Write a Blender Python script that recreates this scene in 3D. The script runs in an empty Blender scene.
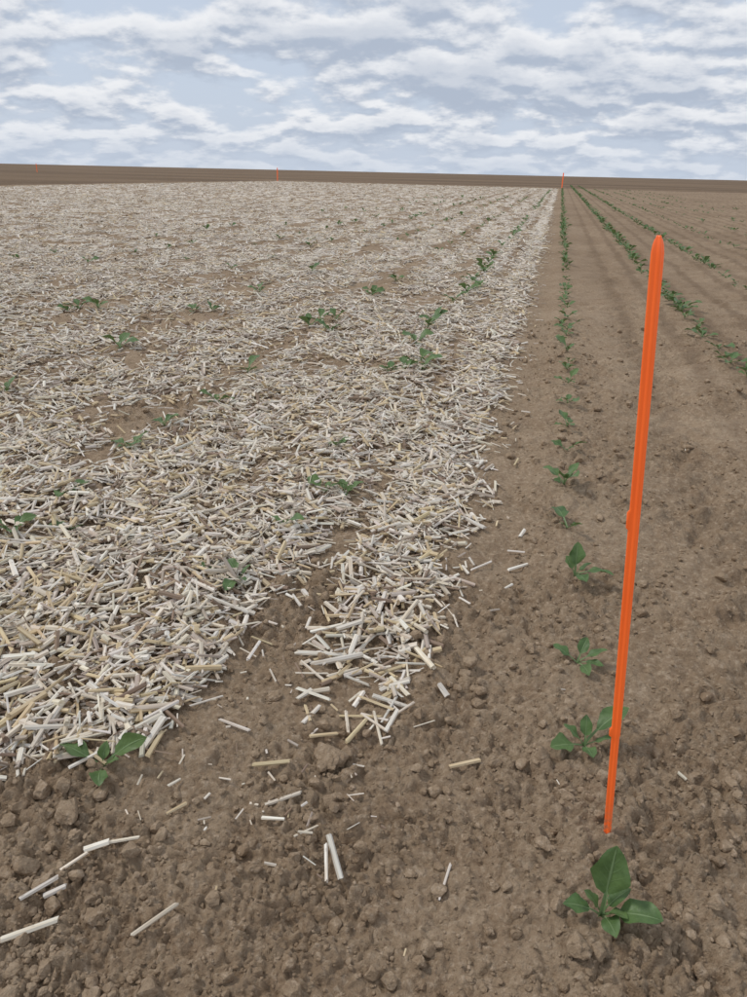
import bpy, math
import numpy as np
from mathutils import Matrix, Vector
rng = np.random.default_rng(7)
sc = bpy.context.scene

# ---------------------------------------------------------------- noise
_perm = np.random.default_rng(3).permutation(4096).astype(np.int64)
_ang = np.random.default_rng(4).random(4096) * 2 * np.pi
_gx, _gy = np.cos(_ang), np.sin(_ang)
_rv = np.random.default_rng(5).random((4096, 4))
def perlin(x, y, seed=0):
    x = np.asarray(x, float) + seed * 17.31; y = np.asarray(y, float) + seed * 9.77
    xi = np.floor(x).astype(np.int64); yi = np.floor(y).astype(np.int64)
    xf = x - xi; yf = y - yi
    u = xf*xf*xf*(xf*(xf*6-15)+10); v = yf*yf*yf*(yf*(yf*6-15)+10)
    def g(i, j, dx, dy):
        h = _perm[(_perm[i & 4095] + j) & 4095]
        return _gx[h]*dx + _gy[h]*dy
    a = g(xi, yi, xf, yf); b = g(xi+1, yi, xf-1, yf)
    c = g(xi, yi+1, xf, yf-1); d = g(xi+1, yi+1, xf-1, yf-1)
    return 1.5*((a*(1-u)+b*u)*(1-v) + (c*(1-u)+d*u)*v)
def fbm(x, y, seed=0, o=3):
    s = 0; a = 1
    for i in range(o):
        s = s + a*perlin(x*2**i, y*2**i, seed+i*5); a *= .5
    return s
def crumbs(x, y, seed):
    """random rounded lumps of unequal size, 0..1"""
    x = np.asarray(x, float) + seed*3.7; y = np.asarray(y, float) + seed*5.1
    xi = np.floor(x).astype(np.int64); yi = np.floor(y).astype(np.int64)
    out = np.zeros(np.broadcast(x, y).shape)
    for i in (-1, 0, 1):
        for j in (-1, 0, 1):
            h = _perm[(_perm[(xi+i) & 4095] + yi + j) & 4095]
            r = _rv[h]
            dx = x-(xi+i+r[..., 0]); dy = y-(yi+j+r[..., 1])
            a = r[..., 3]*6.28
            ex = dx*np.cos(a)+dy*np.sin(a); ey = (-dx*np.sin(a)+dy*np.cos(a))*1.35
            rad = .25+.6*r[..., 2]**2
            d = 1-(ex*ex+ey*ey)/(rad*rad)
            out = np.maximum(out, rad*np.sqrt(np.clip(d, 0, 1))*(.5+.5*r[..., 3]))
    return out
def sstep(a, b, x):
    t = np.clip((x-a)/(b-a), 0, 1); return t*t*(3-2*t)

# ---------------------------------------------------------------- field layout
ROWS = [0.15, 1.05, 1.87, 2.75, 3.62, 4.5, -0.70, -1.48, -2.43, -3.35]
END_Y, LEFT_X = 70.0, -26.0
def height(x, y, fine=False):
    x = np.asarray(x, float); y = np.asarray(y, float)
    r = np.hypot(x, y)
    def fade(freq):           # drop detail the mesh cannot carry far away
        return np.clip(1.8 - r*freq*0.008, 0, 1)
    h = .016*fbm(x*1.1, y*1.1, 1, 2)
    for rx in ROWS:
        h = h + .012*np.exp(-((x-rx)/.13)**2)
    rut = sstep(.25, .6, x)
    h = h + .026*perlin(x*2.1+y*1.3, y*6.0-x*2.2, 4)*rut + .018*np.abs(perlin(x*3+y*2.5, y*9-x*5, 6))*rut
    # wheel track with tread bars between the first two open rows
    tr = np.exp(-((x-.62-.03*perlin(y*.5, y*0, 71))/.14)**4)*sstep(1.0, 1.6, y)
    h = h - tr*(.016 + .009*np.sin((y+np.abs(x-.62)*1.3)*2*np.pi/.17 + 2.0*perlin(x*2, y*2, 72)))
    h = h - .012*np.exp(-((x+.03)/.09)**2)
    rough = .60 + .95*sstep(-.5, .5, fbm(x*2.3, y*2.3, 9, 2))
    h = h + rough*(.012*perlin(x*6, y*6, 11)
         + .011*(.4-np.abs(perlin(x*14, y*14, 13)))*fade(14)
         + .009*(.35-np.abs(perlin(x*30, y*30, 17)))*fade(30))
    if fine:
        wx, wy = x+.012*perlin(x*40, y*40, 61), y+.012*perlin(x*40, y*40, 62)
        h = h + rough*(.020*crumbs(wx*20, wy*20, 1)*fade(20)
             + .015*crumbs(wx*42, wy*42, 2)*fade(42)
             + .011*crumbs(wx*85, wy*85, 3)*fade(85)
             + .0050*perlin(x*120, y*120, 19)*fade(120)) - .006*rough*fade(30)
    far = sstep(40, 160, r)
    return h*(1-far*.5)

def mulch(x, y):
    x = np.asarray(x, float); y = np.asarray(y, float)
    wob = .035*perlin(x*3, y*3, 31) + .03*perlin(x*9, y*9, 33)
    m = 1 - sstep(-.25, -.11, x + wob*1.5)
    m = m*sstep(LEFT_X-.3, LEFT_X+.3, x)*(1-sstep(END_Y-.5, END_Y+.5, y))
    y0 = np.where(x > -.43, 1.10 - .25*(x+.3), np.where(x > -.60, 1.38, .80 + .62*np.clip(x+.82, -.3, .25)))
    sw = np.where(x > -.43, .50, np.where(x > -.60, .45, .06))
    m = m*sstep(0, 1, (y - y0 + wob*1.2+.05)/(sw+.05))
    for c, w, s in [(-.51,.070,.90), (-.92,.06,.42), (-1.58,.15,.88), (-2.02,.06,.42), (-2.52,.13,.88), (-3.3,.15,.8)]:
        k = s*sstep(-.62, .05, perlin(x*1.3, y*.9, int(-c*10)))
        m = m*(1 - k*np.exp(-((x-c+wob*1.8)/w)**2))
    xx = (x+.15) % .88
    m = np.where(x < -3.7, m*(1-.68*np.exp(-((xx-.44+wob)/.16)**2)*sstep(-.5, .25, perlin(x*.9, y*.6, 41))), m)
    patch = sstep(-.55, .16, fbm(x*1.9+y*.5, y*1.2-x*.6, 51, 4)+.12)
    near = sstep(1.7, 3.0, y)*sstep(.3, .9, -x)
    m = m*(1 - near*(1-patch)*.90)
    small = sstep(-.50, .0, perlin(x*7, y*7, 55)+.5*perlin(x*15, y*15, 56))
    m = m*(1-(.42+.25*near)*(1-small))
    return np.clip(m, 0, 1)

# ---------------------------------------------------------------- mesh helper
def mk(name, verts, loops, totals, mat, smooth=False, attrs=None, parent=None):
    me = bpy.data.meshes.new(name)
    n = len(verts)
    me.vertices.add(n); me.vertices.foreach_set("co", np.asarray(verts, np.float32).ravel())
    loops = np.asarray(loops, np.int32).ravel(); totals = np.asarray(totals, np.int32)
    me.loops.add(len(loops)); me.loops.foreach_set("vertex_index", loops)
    st = np.concatenate([[0], np.cumsum(totals)[:-1]]).astype(np.int32)
    me.polygons.add(len(totals)); me.polygons.foreach_set("loop_start", st)
    try: me.polygons.foreach_set("loop_total", totals)
    except Exception: pass
    if np.isscalar(smooth): smooth = np.full(len(totals), bool(smooth))
    me.polygons.foreach_set("use_smooth", smooth)
    for k, (t, d) in (attrs or {}).items():
        a = me.attributes.new(k, t, 'POINT')
        f = {'FLOAT': 'value', 'FLOAT_VECTOR': 'vector', 'FLOAT_COLOR': 'color'}[t]
        a.data.foreach_set(f, np.asarray(d, np.float32).ravel())
    me.update(calc_edges=True); me.validate()
    me.materials.append(mat)
    ob = bpy.data.objects.new(name, me); sc.collection.objects.link(ob)
    if parent: ob.parent = parent
    return ob

# ---------------------------------------------------------------- material helpers
def newmat(name):
    m = bpy.data.materials.new(name); m.use_nodes = True
    nt = m.node_tree; b = nt.nodes["Principled BSDF"]
    return m, nt, b
class NT:
    def __init__(s, nt): s.nt = nt; s.L = nt.links
    def n(s, t, **k):
        x = s.nt.nodes.new(t)
        for a, b in k.items(): setattr(x, a, b)
        return x
    def put(s, sock, v):
        if isinstance(v, bpy.types.NodeSocket): s.L.new(v, sock)
        else: sock.default_value = v
    def math(s, op, a, b=0.0, c=0.0, clamp=False):
        x = s.n('ShaderNodeMath', operation=op, use_clamp=clamp)
        s.put(x.inputs[0], a); s.put(x.inputs[1], b); s.put(x.inputs[2], c)
        return x.outputs[0]
    def vmath(s, op, a, b=(0,0,0)):
        x = s.n('ShaderNodeVectorMath', operation=op)
        s.put(x.inputs[0], a); s.put(x.inputs[1], b); return x.outputs[0]
    def mix(s, f, a, b, blend='MIX'):
        x = s.n('ShaderNodeMix', data_type='RGBA', blend_type=blend)
        s.put(x.inputs[0], f)
        s.put(x.inputs[6], a if isinstance(a, bpy.types.NodeSocket) else (*a, 1))
        s.put(x.inputs[7], b if isinstance(b, bpy.types.NodeSocket) else (*b, 1))
        return x.outputs[2]
    def noise(s, vec, scale, detail=3, rough=.55, dist=0):
        x = s.n('ShaderNodeTexNoise'); s.put(x.inputs['Vector'], vec)
        x.inputs['Scale'].default_value = scale; x.inputs['Detail'].default_value = detail
        x.inputs['Roughness'].default_value = rough; x.inputs['Distortion'].default_value = dist
        return x.outputs[0]
    def ss(s, v, a, b, lo=0.0, hi=1.0):
        x = s.n('ShaderNodeMapRange', interpolation_type='SMOOTHSTEP')
        s.put(x.inputs[0], v); x.inputs[1].default_value = a; x.inputs[2].default_value = b
        x.inputs[3].default_value = lo; x.inputs[4].default_value = hi
        return x.outputs[0]
    def attr(s, name, out='Fac'):
        x = s.n('ShaderNodeAttribute'); x.attribute_name = name; return x.outputs[out]

def soil_colour(N, P, g=1.0):
    def K(a, b_, c_): return (a*g, b_*g, c_*g)
    n1 = N.noise(P, 1.3, 4); n2 = N.noise(P, 11, 4, .65); n3 = N.noise(P, 75, 4, .7)
    c = N.mix(N.ss(n1, .3, .7), K(.318,.228,.148), K(.405,.302,.205))
    c = N.mix(N.ss(n2, .40, .68, 0, .6), c, K(.270,.185,.116))
    c = N.mix(N.ss(n3, .50, .70, 0, .75), c, K(.53,.410,.295))
    c = N.mix(N.ss(n3, .30, .48, .6, 0), c, K(.20,.132,.080))
    return c

def soil_mat(name, far):
    m, nt, b = newmat(name); N = NT(nt)
    P = N.n('ShaderNodeTexCoord').outputs['Object']
    c = soil_colour(N, P, 1.0 if far else 1.10)
    if far:
        sx = N.n('ShaderNodeSeparateXYZ'); nt.links.new(P, sx.inputs[0])
        big = N.ss(N.noise(P, .35, 4, .6), .35, .7, .25, .8)
        c = N.mix(N.math('MULTIPLY', big, N.ss(sx.outputs[1], 2.5, 12)), c, (.235,.163,.104))
        st = N.math('SINE', N.math('ADD', N.math('MULTIPLY', sx.outputs[0], 2*math.pi/.293), N.math('MULTIPLY', N.noise(P, 2.2, 2), 3.0)))
        sm = N.math('MULTIPLY', N.ss(st, .1, 1, 0, .42), N.ss(sx.outputs[0], .3, .7))
        sm = N.math('MULTIPLY', sm, N.ss(sx.outputs[1], 1.5, 5))
        c = N.mix(sm, c, (.165,.110,.069))
        edge = N.math('MAXIMUM', N.ss(sx.outputs[1], END_Y+.5, END_Y+2.5), N.ss(sx.outputs[0], LEFT_X-.6, LEFT_X-2, 0, 1))
        dk = N.mix(N.ss(N.noise(N.vmath('MULTIPLY', P, (.02, .05, 1)), 1, 4), .35, .65), (.105,.068,.041), (.20,.135,.083))
        c = N.mix(N.math('MULTIPLY', edge, .8), c, dk)
        mu = N.attr('mulch')
        s1 = N.noise(P, 3.5, 5, .7); s2 = N.noise(P, 38, 3, .7)
        straw = N.mix(N.ss(s2, .3, .7), (.53,.45,.37), (.79,.72,.62))
        t = N.math('ADD', N.math('MULTIPLY', s1, .55), N.math('MULTIPLY', s2, .45))
        k = N.ss(N.math('ADD', t, N.math('SUBTRACT', N.math('MULTIPLY', mu, .62), .62)), .16, .38)
        k = N.math('MULTIPLY', k, N.ss(mu, .05, .25))
        c = N.mix(k, c, straw)
    nt.links.new(c, b.inputs['Base Color'])
    b.inputs['Roughness'].default_value = .95; b.inputs['Specular IOR Level'].default_value = .12
    bt = N.math('ADD', N.math('MULTIPLY', N.noise(P, 170, 4, .75), .7), N.math('MULTIPLY', N.noise(P, 55, 3, .65), .9))
    bp = N.n('ShaderNodeBump'); bp.inputs['Strength'].default_value = 1.0; bp.inputs['Distance'].default_value = .010
    nt.links.new(bt, bp.inputs['Height']); nt.links.new(bp.outputs[0], b.inputs['Normal'])
    return m
M_soil = soil_mat("field_soil", True); M_clod = soil_mat("clod_soil", False)

# ---------------------------------------------------------------- ground: one sheet
ys = [.34]
while ys[-1] < 75: ys.append(ys[-1] + .0036*ys[-1]**1.15)
while ys[-1] < 4200: ys.append(ys[-1]*1.07)
pre = [-4000, -2000, -900, -300, -100, -40, -15, -6, -2.5, -1.2, -.6, -.2, .0, .1, .2, .28]
ys = np.array(pre + ys)
sd = np.arange(-1.08, .74, .0032)
outR = [sd[-1]]; st = .006
while outR[-1] < 60: st *= 1.13; outR.append(outR[-1]+st)
outL = [sd[0]]; st = .006
while outL[-1] > -60: st *= 1.13; outL.append(outL[-1]-st)
s = np.concatenate([np.array(outL[1:])[::-1], sd, np.array(outR[1:])])
W = np.maximum(np.abs(ys), .3) + .28
X = s[None, :]*W[:, None]; Y = np.repeat(ys[:, None], len(s), 1)
Z = height(X, Y, True); MU = mulch(X, Y)
blend = np.maximum(sstep(3.5, 9, Y), sstep(1.05, 1.25, np.abs(X/(Y+.28))))
MU = MU*blend
nx, ny = len(s), len(ys)
idx = np.arange(nx*ny).reshape(ny, nx)
q = np.stack([idx[:-1,:-1], idx[:-1,1:], idx[1:,1:], idx[1:,:-1]], -1).reshape(-1, 4)
mk("ground", np.stack([X, Y, Z], -1).reshape(-1, 3), q, np.full(len(q), 4), M_soil, True,
   {'mulch': ('FLOAT', MU.ravel())})

# ---------------------------------------------------------------- clods
def ico(sub):
    import bmesh
    bm = bmesh.new(); bmesh.ops.create_icosphere(bm, subdivisions=sub, radius=1)
    v = np.array([x.co[:] for x in bm.verts]); f = np.array([[a.index for a in x.verts] for x in bm.faces]); bm.free()
    return v, f
V1, F1 = ico(1); V2, F2 = ico(2); V3, F3 = ico(4)
def variants(V, amp, k):
    out = []
    for _ in range(k):
        o = rng.random(3)*50
        d = 1 + amp*perlin(V[:,0]*1.3+o[0], V[:,1]*1.3+V[:,2]*.9+o[1]) + .7*amp*perlin(V[:,0]*3+o[1], V[:,2]*3+V[:,1]*2+o[2])
        v = V*d[:, None]
        for _ in range(9):
            nrm = rng.normal(size=3); nrm /= np.linalg.norm(nrm); lim = rng.uniform(.5, .85)
            ex = np.clip(v@nrm-lim, 0, None); v = v-ex[:, None]*nrm*.9
        if len(V) > 500: v = v*(1+.07*perlin(v[:,0]*6+v[:,1]*3+o[2], v[:,2]*6+v[:,1]*5+o[0])+.05*perlin(v[:,0]*14+v[:,1]*6, v[:,2]*14-v[:,1]*9))[:, None]
        out.append(v)
    return out
VA = {0: variants(V1, .35, 12), 1: variants(V2, .35, 16), 2: variants(V3, .4, 18)}
FA = {0: F1, 1: F2, 2: F3}
cv, cf, cs = [], [], []; off = 0
def add_clod(x, y, z, r, lv, sink=.35):
    global off
    tv = VA[lv][rng.integers(len(VA[lv]))]; tf = FA[lv]
    v = tv*r*np.array([1, .7+.5*rng.random(), .6+.3*rng.random()])
    a = rng.random()*6.28; c, s_ = math.cos(a), math.sin(a)
    v = np.stack([v[:,0]*c-v[:,1]*s_+x, v[:,0]*s_+v[:,1]*c+y, v[:,2]], 1)
    v[:,2] += z + r*(.6-sink)
    cv.append(v); cf.append(tf+off); cs.append(np.full(len(tf), lv == 2)); off += len(v)
n = 52000
yy = .42 + 5.2*rng.random(n)**1.7; xx = (rng.random(n)*1.95-1.15)*(yy+.28)
keep = (fbm(xx*2.3, yy*2.3, 9, 2) + .6*rng.normal(size=n) > -.2) & (mulch(xx, yy) < .6)
xx, yy = xx[keep], yy[keep]; zz = height(xx, yy, True)
for x, y, z in zip(xx, yy, zz):
    r = .0019*(1-rng.random())**(-.45)
    r = min(r, .014)*(1+.15*y)
    add_clod(x, y, z, r, 0 if r < .0050 else 1, .25)
big = [(-.292,.967),(-.673,.73),(-.684,.64),(-.29,.741),(.143,.707),(-.621,1.019),(.116,.766),(-.094,1.143),(.295,.817),(.421,1.091),(.184,.844),(-.068,.651),(-.745,.765),(.02,.72),(.17,.71),(.22,.735),(-.64,.70)]
for (x, y), r in zip(big, [.028,.025,.023,.017,.024,.017,.013,.013,.013,.016,.010,.011,.019,.009,.014,.011,.013]):
    add_clod(x, y, float(height(x, y, True)), r, 2, .10)
cf = np.concatenate(cf)
mk("soil_clods", np.concatenate(cv), cf, np.full(len(cf), 3), M_clod, np.concatenate(cs))

# ---------------------------------------------------------------- straw
M_straw, nt, b = newmat("chopped_straw"); N = NT(nt)
lc = N.attr('lc', 'Vector'); col = N.attr('Col', 'Color')
f1 = N.noise(N.vmath('MULTIPLY', lc, (18, 420, 40)), 1, 2, .6)
f2 = N.noise(N.vmath('MULTIPLY', lc, (60, 160, 40)), 1, 2, .6)
c = N.mix(N.ss(f1, .35, .7, 0, .55), col, N.mix(1, col, (.74,.61,.47), 'MULTIPLY'))
c = N.mix(N.ss(f2, .62, .75, 0, .50), c, (.24,.17,.12))
nt.links.new(c, b.inputs['Base Color']); b.inputs['Roughness'].default_value = .6
b.inputs['Specular IOR Level'].default_value = .3

PAL = np.array([(.83,.775,.685),(.78,.70,.57),(.68,.55,.35),(.56,.475,.40),(.30,.215,.155)])
T_half = (np.array([(e, w, h) for e in (-.5, .5) for w, h in ((-.5,0),(-.3,.38),(.3,.38),(.5,0))]),
          [(0,1,5,4),(1,2,6,5),(2,3,7,6),(3,0,4,7),(3,2,1,0),(4,5,6,7)])
hx = [(.5*math.cos(a), .5*math.sin(a)+.45) for a in np.arange(7)/7*2*math.pi]
T_tube = (np.array([(e, w, h) for e in (-.5, .5) for w, h in hx] + [(-.42,0,.45),(.42,0,.45)]),
          [(i, (i+1)%7, 7+(i+1)%7, 7+i) for i in range(7)] + [((i+1)%7, i, 14) for i in range(7)] + [(7+i, 7+(i+1)%7, 15) for i in range(7)])
T_tent = (np.array([(e, w, h) for e in (-.5, .5) for w, h in ((-.5,0),(0,.3),(.5,0))]), [(0,1,4,3),(1,2,5,4)])
SV, SL, ST, SC, SLC = [], [], [], [], []; soff = 0
def straws(tmpl, x, y, yaw, L, Wd, zoff, pj, pal=None, roll=None):
    global soff
    n = len(x)
    if n == 0: return
    tv, tf = tmpl; k = len(tv)
    dx, dy = np.cos(yaw)*L/2, np.sin(yaw)*L/2
    h1, h2, hc = height(x-dx, y-dy), height(x+dx, y+dy), height(x, y)
    hc = np.maximum(hc*.6+(h1+h2)*.2, (h1+h2)/2) + .004
    pitch = np.arctan2(h2-h1, L) + pj
    if roll is None: roll = rng.normal(0, .3, n)
    lx = tv[None,:,0]*L[:,None]*(1+rng.normal(0, .045, (n, k)))
    ly = tv[None,:,1]*Wd[:,None]*(1+rng.normal(0, .14, (n, k))); lz = tv[None,:,2]*Wd[:,None]
    cr, sr = np.cos(roll)[:,None], np.sin(roll)[:,None]
    y2, z2 = ly*cr-lz*sr, ly*sr+lz*cr
    cp, sp = np.cos(pitch)[:,None], np.sin(pitch)[:,None]
    x3, z3 = lx*cp-z2*sp, lx*sp+z2*cp
    cy, sy = np.cos(yaw)[:,None], np.sin(yaw)[:,None]
    P = np.stack([x3*cy-y2*sy+x[:,None], x3*sy+y2*cy+y[:,None], z3+(hc+zoff)[:,None]], -1)
    SV.append(P.reshape(-1, 3))
    if pal is None: pal = rng.choice(5, n, p=[.37,.27,.14,.13,.09])
    c = PAL[pal]*(rng.uniform(.74, 1.06, n)[:,None])*(1+rng.normal(0, .012, (n, 3)))
    c = np.clip(np.concatenate([c, np.ones((n, 1))], 1), 0, .86)
    SC.append(np.repeat(c[:,None], k, 1).reshape(-1, 4))
    off_ = rng.random(n)*30
    SLC.append(np.stack([lx+off_[:,None], ly+lz, np.repeat(off_[:,None], k, 1)], -1).reshape(-1, 3))
    base = (np.arange(n)*k + soff)[:,None]
    fl = np.concatenate([np.array(f) for f in tf]); ft = np.array([len(f) for f in tf])
    SL.append((base+fl[None]).ravel()); ST.append(np.tile(ft, n)); soff += n*k

def band(y0, y1, D, sz, thick, tube, simple=False):
    xa, xb = -(1.02*y1+.5), -.02
    n = int(D*(y1-y0)*(xb-xa))
    x = xa+(xb-xa)*rng.random(n); y = y0+(y1-y0)*rng.random(n)
    k = x > -(1.02*y+.5); x, y = x[k], y[k]
    m = mulch(x, y); k = rng.random(len(x)) < m**1.15; x, y, m = x[k], y[k], m[k]
    n = len(x)
    L = np.clip(rng.lognormal(math.log(.047), .48, n), .012, .115)*sz
    Wd = np.clip(rng.lognormal(math.log(.0064), .50, n), .0016, .0140)*sz
    yaw = rng.random(n)*2*math.pi
    lay = rng.random(n)
    z = lay*thick*m + .001
    pj = rng.normal(0, .08+.18*lay, n)
    if simple: straws(T_tent, x, y, yaw, L, Wd, z, pj); return
    t = rng.random(n) < tube
    straws(T_tube, x[t], y[t], yaw[t], L[t], np.clip(Wd[t]*1.2, .005, .0125), z[t], pj[t], rng.choice(5, t.sum(), p=[.2,.36,.34,.07,.03]))
    t = ~t; straws(T_half, x[t], y[t], yaw[t], L[t], Wd[t], z[t], pj[t])
band(.55, 2.5, 6000, 1.0, .024, .13)
band(2.5, 4, 4400, 1.05, .022, .08)
band(4, 6, 2600, 1.2, .022, .03)
band(6, 9, 1250, 1.4, .02, 0, True)
band(9, 14, 500, 1.7, .02, 0, True)
band(14, 25, 170, 2.0, .03, 0, True)
band(25, 70, 32, 2.8, .03, 0, True)
S = [(-.528,1.003,-.459,.99),(-.418,.912,-.357,.93),(-.377,.841,-.315,.872),(-.367,.817,-.328,.821),(-.346,1.011,-.299,1.037),(-.369,1.039,-.354,1.102),(-.277,1.021,-.254,1.089),(-.268,1.103,-.21,1.066),(-.223,1.086,-.209,1.172),(-.077,1.008,-.025,1.042),(-.056,.753,-.047,.814),(-.227,.73,-.245,.786),(-.209,.745,-.247,.807),(-.467,.578,-.427,.633),(-.647,.577,-.622,.631),(-.632,.52,-.577,.57),(-.625,.64,-.60,.675),(-.61,.68,-.578,.70),(-.55,1.20,-.55,1.27),(-.44,1.235,-.36,1.18),(-.355,1.26,-.305,1.33),(-.03,1.90,.02,1.9),(-.12,1.75,-.07,1.83),(0,1.98,.012,2.03),(-.05,2.6,-.04,2.67),(-.60,1.02,-.55,1.07),(-.02,1.80,.03,1.84),(-.58,.70,-.54,.725),(-.625,.60,-.60,.62),(-.52,.78,-.50,.81),(.33,1.10,.345,1.09),(-.30,.79,-.27,.82)]
a = np.array(S); n = len(a)
dx, dy = a[:,2]-a[:,0], a[:,3]-a[:,1]
Ls = np.hypot(dx, dy); mx, my = (a[:,0]+a[:,2])/2, (a[:,1]+a[:,3])/2
tb = np.isin(np.arange(n), [1,6,7,13,20,18,11])
Wd = np.clip(rng.normal(.0074, .002, n), .004, .011)
for msk, T in ((tb, T_tube), (~tb, T_half)):
    straws(T, mx[msk], my[msk], np.arctan2(dy, dx)[msk], Ls[msk], Wd[msk], np.full(msk.sum(), .004), np.zeros(msk.sum()), rng.choice(3, msk.sum(), p=[.45,.4,.15]), np.zeros(msk.sum()))
n = 420; x = -.17+np.abs(rng.normal(0, .065, n)); y = 1.45+rng.random(n)**1.2*22
straws(T_half, x, y, rng.random(n)*6.28, rng.uniform(.02, .055, n), rng.uniform(.004, .008, n), np.full(n, .005), rng.normal(0, .05, n))
n = 60; x = rng.uniform(-.6, -.15, n); y = rng.uniform(.72, 1.25, n)
straws(T_half, x, y, rng.random(n)*6.28, rng.uniform(.007, .03, n), rng.uniform(.002, .005, n), np.full(n, .005), rng.normal(0, .05, n))
n = 46; x = rng.uniform(-.42, -.2, n); y = rng.uniform(1.05, 1.45, n)
straws(T_half, x, y, rng.normal(.9, .7, n), rng.uniform(.04, .085, n), rng.uniform(.005, .011, n), np.full(n, .006), rng.normal(0, .08, n), rng.choice(3, n))
n = 34; x = rng.uniform(-.62, -.42, n); y = rng.uniform(1.12, 1.8, n)
straws(T_half, x, y, rng.random(n)*6.28, rng.uniform(.02, .06, n), rng.uniform(.003, .008, n), np.full(n, .006), rng.normal(0, .08, n))
n = 160; y = .6+rng.random(n)*6; x = (rng.random(n)*1.9-1.1)*(y+.2)
straws(T_half, x, y, rng.random(n)*6.28, rng.uniform(.005, .012, n), rng.uniform(.002, .004, n), np.full(n, .005), rng.normal(0, .05, n))
mk("straw_mulch", np.concatenate(SV), np.concatenate(SL), np.concatenate(ST), M_straw, False,
   {'Col': ('FLOAT_COLOR', np.concatenate(SC)), 'lc': ('FLOAT_VECTOR', np.concatenate(SLC))})

# ---------------------------------------------------------------- seedlings
M_leaf, nt, b = newmat("beet_leaf"); N = NT(nt)
lu = N.attr('lu', 'Vector'); sx = N.n('ShaderNodeSeparateXYZ'); nt.links.new(lu, sx.inputs[0])
P = N.n('ShaderNodeTexCoord').outputs['Object']
acr = N.math('ABSOLUTE', sx.outputs[1])
mid = N.ss(acr, .02, .11, .8, 0)
w = N.math('SINE', N.math('ADD', N.math('MULTIPLY', sx.outputs[0], 52), N.math('MULTIPLY', acr, -12)))
vein = N.math('MULTIPLY', N.ss(w, .85, 1, 0, .22), N.ss(acr, .0, .95, 1, 0))
c = N.mix(N.ss(N.noise(P, 40, 4), .3, .7), (.065,.125,.040), (.125,.215,.070))
c = N.mix(sx.outputs[2], c, (.16,.23,.07))
c = N.mix(N.math('MAXIMUM', mid, vein), c, (.23,.33,.15))
nt.links.new(c, b.inputs['Base Color']); b.inputs['Roughness'].default_value = .45
b.inputs['Specular IOR Level'].default_value = .4
bp = N.n('ShaderNodeBump'); bp.inputs['Strength'].default_value = .7; bp.inputs['Distance'].default_value = .002
nt.links.new(N.math('SUBTRACT', N.noise(P, 110, 3), N.math('MULTIPLY', N.math('MAXIMUM', mid, vein), 1.2)), bp.inputs['Height']); nt.links.new(bp.outputs[0], b.inputs['Normal'])
tr = N.n('ShaderNodeBsdfTranslucent'); nt.links.new(c, tr.inputs[0])
ms = N.n('ShaderNodeMixShader'); ms.inputs[0].default_value = .22
out = nt.nodes['Material Output']
nt.links.new(b.outputs[0], ms.inputs[1]); nt.links.new(tr.outputs[0], ms.inputs[2]); nt.links.new(ms.outputs[0], out.inputs[0])

def leaf(G, base, az, L, Wf, el0, el1, pet=.35, nl=9, na=6, tone=0.0):
    V, F, A = G
    u = np.array([math.cos(az), math.sin(az), 0]); sdv = np.array([-math.sin(az), math.cos(az), 0]); up = np.array([0, 0, 1.])
    ts = np.linspace(0, 1, nl+3); pts = [np.array(base, float)]; dirs = []
    bend = rng.normal(0, .25)
    for i in range(len(ts)-1):
        e = el0+(el1-el0)*ts[i]**1.2; d = u*math.cos(e)+up*math.sin(e)+sdv*bend*ts[i]; dirs.append(d); pts.append(pts[-1]+d*L/(len(ts)-1))
    dirs.append(dirs[-1]); ph = rng.random()*6; tw = rng.normal(0, .35)
    rows = []
    for i, t in enumerate(ts):
        nrm = np.cross(dirs[i], sdv); nrm = nrm/np.linalg.norm(nrm)
        if nrm[2] < 0: nrm = -nrm
        b_ = (t-pet)/(1-pet)
        if b_ <= 0: w = .022*L + .012*L*(1-t/pet)
        else: w = Wf*L*.5*max(math.sin(math.pi*min(b_, 1)**.85)**.75 if 0 < b_ < 1 else 0, .03)*(1+.07*math.sin(t*21+ph))
        row = []
        sd2 = sdv*math.cos(tw*t)+nrm*math.sin(tw*t)
        for j in range(na+1):
            s_ = (j/na*2-1); fold = .30 if b_ > 0 else .9
            wav = (.22*math.sin(t*15+ph+s_*2.0))*abs(s_)**2*w if b_ > 0 else 0
            p = pts[i]+sd2*s_*w + nrm*(abs(s_)*w*fold + wav)
            row.append(len(V)); V.append(p); A.append((t, s_ if b_ > 0 else 0.03, tone))
        rows.append(row)
    for r1, r2 in zip(rows[:-1], rows[1:]):
        for j in range(na): F.append((r1[j], r1[j+1], r2[j+1], r2[j]))
def plant_geo(G, x, y, size, spec=None, lod=0):
    z = float(height(x, y))+.003
    nl, na = ((12, 8), (5, 2), (2, 2))[lod]
    if spec is None:
        k = rng.integers(4, 7); a0 = rng.random()*6.28; spec = []
        for i in range(k):
            spec.append((a0+i*2.4+rng.normal(0, .25), size*rng.uniform(.6, 1.15)*(1 if i < k-2 else .6), rng.uniform(.34, .50), rng.uniform(.5, 1.2), rng.uniform(-.5, .35)))
    for az, L, wf, e0, e1 in spec:
        leaf(G, (x, y, z), az, L, wf, e0, e1, .36, nl, na, float(rng.random()*.5))
def flush(name, G):
    V, F, A = G
    return mk(name, np.array(V), np.array(F), np.full(len(F), 4), M_leaf, True, {'lu': ('FLOAT_VECTOR', np.array(A))})
D2 = math.radians
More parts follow.
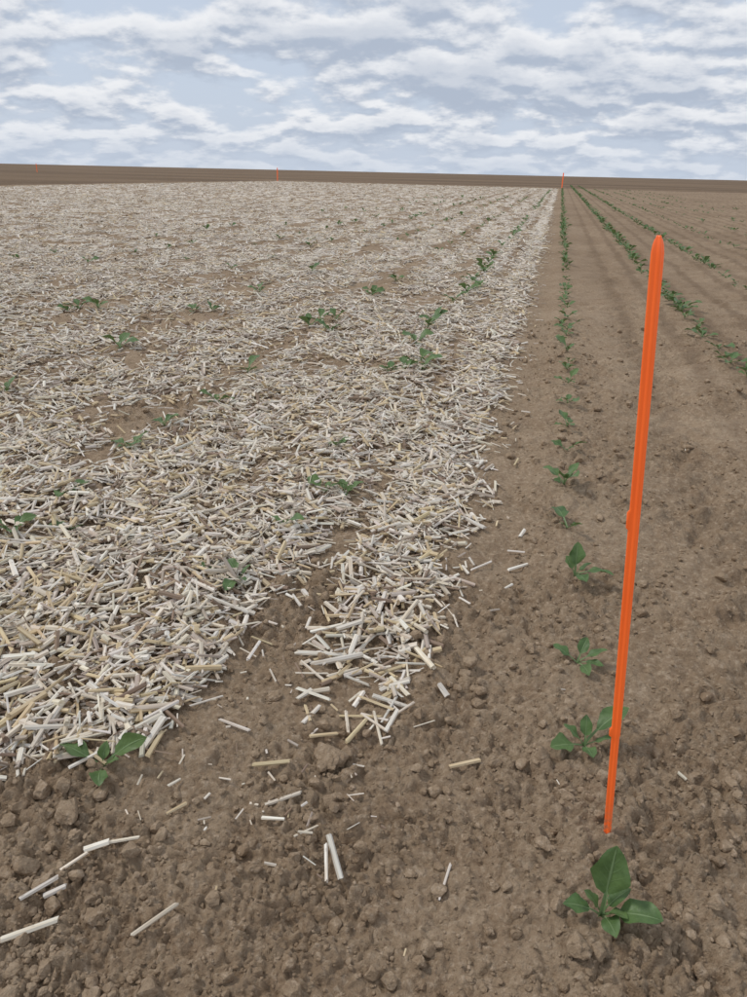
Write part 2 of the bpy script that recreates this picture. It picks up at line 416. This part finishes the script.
near = [
 (.178,.765,.08,[(D2(80),.120,.44,D2(84),D2(68)),(D2(-20),.092,.46,D2(52),D2(-8)),(D2(-175),.062,.42,D2(40),D2(-10)),(D2(-70),.055,.5,D2(55),D2(-20)),(D2(165),.050,.40,D2(70),D2(30)),(D2(30),.065,.42,D2(70),D2(30)),(D2(-40),.055,.5,D2(65),D2(15))]),
 (.163,1.112,.075,[(D2(35),.115,.34,D2(55),D2(10)),(D2(-150),.075,.50,D2(25),D2(-5)),(D2(-80),.05,.5,D2(40),D2(-10)),(D2(10),.065,.34,D2(35),D2(5)),(D2(80),.06,.4,D2(75),D2(50)),(D2(170),.055,.4,D2(55),D2(10))]),
 (.156,1.383,.075,[(D2(160),.065,.40,D2(35),D2(5)),(D2(10),.075,.32,D2(45),D2(10)),(D2(-60),.065,.4,D2(30),D2(-10)),(D2(60),.065,.4,D2(60),D2(20)),(D2(-10),.06,.3,D2(30),D2(-5))]),
 (.156,1.77,.08,[(D2(100),.095,.42,D2(82),D2(60)),(D2(-12),.110,.36,D2(40),D2(-10)),(D2(-70),.08,.4,D2(40),D2(-10)),(D2(140),.06,.4,D2(65),D2(25)),(D2(30),.06,.4,D2(50),D2(15))]),
 (.138,2.063,.105,None),(.129,2.384,.105,None),(.141,2.762,.09,None),(.143,3.05,.095,None),(.149,3.462,.095,None),(.157,3.838,.10,None),
 (-.674,.835,.08,[(D2(175),.095,.46,D2(35),D2(-5)),(D2(35),.105,.34,D2(50),D2(25)),(D2(-70),.06,.5,D2(40),D2(-20)),(D2(100),.05,.4,D2(75),D2(45)),(D2(0),.045,.45,D2(60),D2(10))]),
 (-.692,1.815,.095,None),(-.70,1.50,.085,None),(-.762,1.551,.07,None),(-.645,2.092,.095,None),(-.58,2.11,.08,None),(-.739,2.535,.10,None),
 (-.705,3.773,.135,None),(-.62,3.80,.12,None),(-.78,3.70,.12,None),(-.66,3.95,.14,None),
 (-1.504,2.605,.10,None),(-1.43,2.966,.10,None),(-1.493,2.311,.095,None),(-1.462,1.858,.095,None),(-1.439,1.572,.09,None),(-1.30,1.66,.07,None),
 (1.083,4.133,.14,None),(1.051,4.412,.14,None)]
for x, y, s_, sp in near:
    G = ([], [], []); plant_geo(G, x, y, s_, sp); flush("beet_seedling", G)
G = ([], [], [])
def rowp(rx, y0, y1, step, size, miss=.1, grow=0.0, lod=None):
    y = y0
    while y < y1:
        if rng.random() > miss:
            l = 1 if y < 9 else 2
            plant_geo(G, rx+rng.normal(0, .02), y, size*rng.uniform(.6, 1.25)*(1+grow*min(y, 30)), None, l)
        y += step*rng.uniform(.7, 1.3)*(1 if y < 20 else 1.6)
rowp(.15, 4.1, 70, .25, .095, .07, .010)
rowp(1.05, 4.6, 90, .20, .122, .10, .008)
rowp(1.87, 6.5, 90, .24, .11, .15, .008)
for rx, ms_ in ((2.75,.40),(3.62,.5),(4.5,.6),(5.4,.65),(6.3,.65)): rowp(rx, 6, 70, .34, .080, ms_, .010)
for y in (6.7, 6.9, 7.15, 7.4, 7.7, 8.2, 8.5, 8.9, 9.4, 6.2, 5.2, 5.0, 4.5): 
    plant_geo(G, -.72+rng.normal(0, .05), y, .15, None, 1)
rowp(-.72, 10, 60, .6, .10, .35, .02)
for x, y in ((-1.552,4.949),(-1.45,5.0),(-1.6,4.85),(-1.40,4.7),(-2.404,2.783),(-2.447,3.817),(-2.543,5.003),(-2.45,5.1),(-3.365,4.789),(-3.28,4.9),(-3.4,4.7),(-2.425,6.007),(-1.5,6.3),(-1.52,6.5),(-1.47,7.2),(-3.749,11.47),(-2.45,2.45),(-1.5,3.5)):
    plant_geo(G, x, y, .13, None, 1)
for rx in (-1.5,-2.42,-3.33,-4.2,-5.1,-6.0): rowp(rx, 7.5, 40, .9, .10, .5, .02)
flush("beet_seedling_rows", G)

# ---------------------------------------------------------------- orange stakes
M_or, nt, b = newmat("orange_plastic"); N = NT(nt)
P = N.n('ShaderNodeTexCoord').outputs['Object']
c = N.mix(N.noise(N.vmath('MULTIPLY', P, (60, 60, 9)), 1, 4), (.90,.125,.018), (1.0,.175,.032))
sp = N.n('ShaderNodeSeparateXYZ'); nt.links.new(P, sp.inputs[0])
dirt = N.math('MULTIPLY', N.ss(sp.outputs[2], .0, .09, 1, 0), N.ss(N.noise(P, 90, 3), .42, .6, 0, .7))
c = N.mix(dirt, c, (.25,.16,.10))
nt.links.new(c, b.inputs['Base Color']); b.inputs['Roughness'].default_value = .36
nt.links.new(c, b.inputs['Emission Color']); b.inputs['Emission Strength'].default_value = .2   # fluorescent look; glow added to brighten the stake's shaded face
def stake(x, y, H, tipdx, tipdy, rs=1.0):
    z0 = float(height(x, y)); V = []; F = []
    na = 24
    zs = list(np.linspace(-.05, .205, 7)) + [.208, .211, .224, .227, .23] + list(np.linspace(.26, .555, 8)) + [.560, .563, .585, .589, .594] + list(np.linspace(.62, H-.05, 8)) + [H-.030, H-.018, H-.010, H-.005, H-.002, H]
    R = []
    for z in zs:
        r = .0052 if z < .21 else .0058+.0006*(z/H)
        nub = 1 if (.210 < z < .2245 or .562 < z < .586) else 0
        t = (H-z)/.022
        if t < 1: r *= max(.35, math.sqrt(max(0, 1-(1-t)**2.0)))
        R.append((z, r*rs, nub))
    for z, r, nub in R:
        for i in range(na):
            a = 2*math.pi*i/na
            rr_ = r*(1 + .26*math.cos(4*a))
            px, py = rr_*math.cos(a+.35), .85*rr_*math.sin(a+.35)
            if nub and math.cos(a+.35) < -.5: px -= .0028*rs
            f = z/H
            V.append((px+tipdx*f, py+tipdy*f, z))
    for k in range(len(R)-1):
        for i in range(na):
            j = (i+1) % na; F += [k*na+i, k*na+j, (k+1)*na+j, (k+1)*na+i]
    tot = [4]*((len(R)-1)*na)
    F += list(range((len(R)-1)*na, len(R)*na)); tot.append(na)
    ob = mk("marker_stake", np.array(V), F, tot, M_or, True)
    ob.location = (x, y, z0)
    return ob
stake(.195, .917, .925, -.083, -.02)
stake(.10, END_Y+.3, 1.25, .0, .0, 6.0)
stake(LEFT_X, END_Y, 1.15, .02, 0, 5.5)
stake(-68, 92, 1.1, .02, 0, 5.5)

# ---------------------------------------------------------------- sky / light
w = bpy.data.worlds.new("World"); sc.world = w; w.use_nodes = True
nt = w.node_tree; N = NT(nt); bg = nt.nodes['Background']
SUN = Vector((-.66, .02, .80)).normalized()
sky = N.n('ShaderNodeTexSky', sky_type='NISHITA'); sky.sun_disc = False
sky.sun_elevation = math.asin(SUN.z); sky.sun_rotation = math.atan2(SUN.x, SUN.y); sky.dust_density = 2.0
D = N.n('ShaderNodeTexCoord').outputs['Generated']
sp = N.n('ShaderNodeSeparateXYZ'); nt.links.new(D, sp.inputs[0])
zc = N.math('MAXIMUM', sp.outputs[2], 0.0)
flat = N.n('ShaderNodeCombineXYZ'); nt.links.new(sp.outputs[0], flat.inputs[0]); nt.links.new(sp.outputs[1], flat.inputs[1])
az = N.math('ARCTAN2', sp.outputs[0], sp.outputs[1])
def blob(a0, e0, sa, se, amp, dz):
    dx = N.math('DIVIDE', N.math('SUBTRACT', az, a0), sa); dy = N.math('DIVIDE', N.math('SUBTRACT', N.math('ADD', zc, dz), e0), se)
    r2 = N.math('ADD', N.math('MULTIPLY', dx, dx), N.math('MULTIPLY', dy, dy))
    return N.math('MULTIPLY', N.math('EXPONENT', N.math('MULTIPLY', r2, -1)), amp)
BL = [(-.10,.100,.10,.018,.22),(-.28,.150,.16,.030,.16),(-.66,.125,.07,.020,.18),(.10,.10,.12,.035,.14),(-.42,.078,.16,.018,-.09),(-.50,.165,.06,.03,-.12)]
def dens(dz):
    den = N.math('ADD', zc, .28+dz)
    v = N.n('ShaderNodeVectorMath', operation='SCALE'); nt.links.new(flat.outputs[0], v.inputs[0])
    nt.links.new(N.math('DIVIDE', 1.0, den), v.inputs['Scale'])
    n_ = N.noise(v.outputs[0], 3.9, 7, .55, .05)
    for bdef in BL: n_ = N.math('ADD', n_, blob(*bdef, dz))
    return n_
d0 = dens(0.0); d1 = dens(.009)
cover = N.ss(d0, .36, .53)
lit = N.ss(N.math('SUBTRACT', d0, d1), -.10, .10)
thick = N.ss(d0, .50, .78)
shade = N.math('MULTIPLY', lit, N.math('SUBTRACT', 1.0, N.math('MULTIPLY', thick, .60)))
cloud = N.mix(shade, (4.4,5.05,6.15), (8.6,8.75,9.05))
skyb = N.mix(.88, sky.outputs[0], (5.8,6.6,7.9))
colr = N.mix(cover, skyb, cloud)
colr = N.mix(N.ss(zc, .0, .06, .60, 0), colr, (5.6,6.3,7.4))
nt.links.new(colr, bg.inputs[0]); bg.inputs[1].default_value = .1
sun = bpy.data.lights.new("sun", 'SUN'); sun.energy = 1.5; sun.angle = math.radians(10); sun.color = (1, .96, .9)
so = bpy.data.objects.new("sun", sun); sc.collection.objects.link(so)
so.rotation_euler = SUN.to_track_quat('Z', 'Y').to_euler()

# ---------------------------------------------------------------- camera
p, r, th = math.radians(24.4), math.radians(1.3), math.radians(12.9)
F = Vector((-math.sin(th)*math.cos(p), math.cos(th)*math.cos(p), -math.sin(p)))
R0 = Vector((math.cos(th), math.sin(th), 0)); U0 = R0.cross(F)
R = R0*math.cos(r)+U0*math.sin(r); U = U0*math.cos(r)-R0*math.sin(r)
cam = bpy.data.cameras.new("camera"); co = bpy.data.objects.new("camera", cam); sc.collection.objects.link(co)
co.matrix_world = Matrix(((R.x,U.x,-F.x,0),(R.y,U.y,-F.y,0),(R.z,U.z,-F.z,1.0),(0,0,0,1)))
cam.sensor_fit = 'VERTICAL'; cam.sensor_height = 36; cam.lens = 26
cam.clip_start = .02; cam.clip_end = 9000
sc.camera = co
sc.view_settings.view_transform = 'Standard'; sc.view_settings.look = 'None'; sc.view_settings.exposure = 0
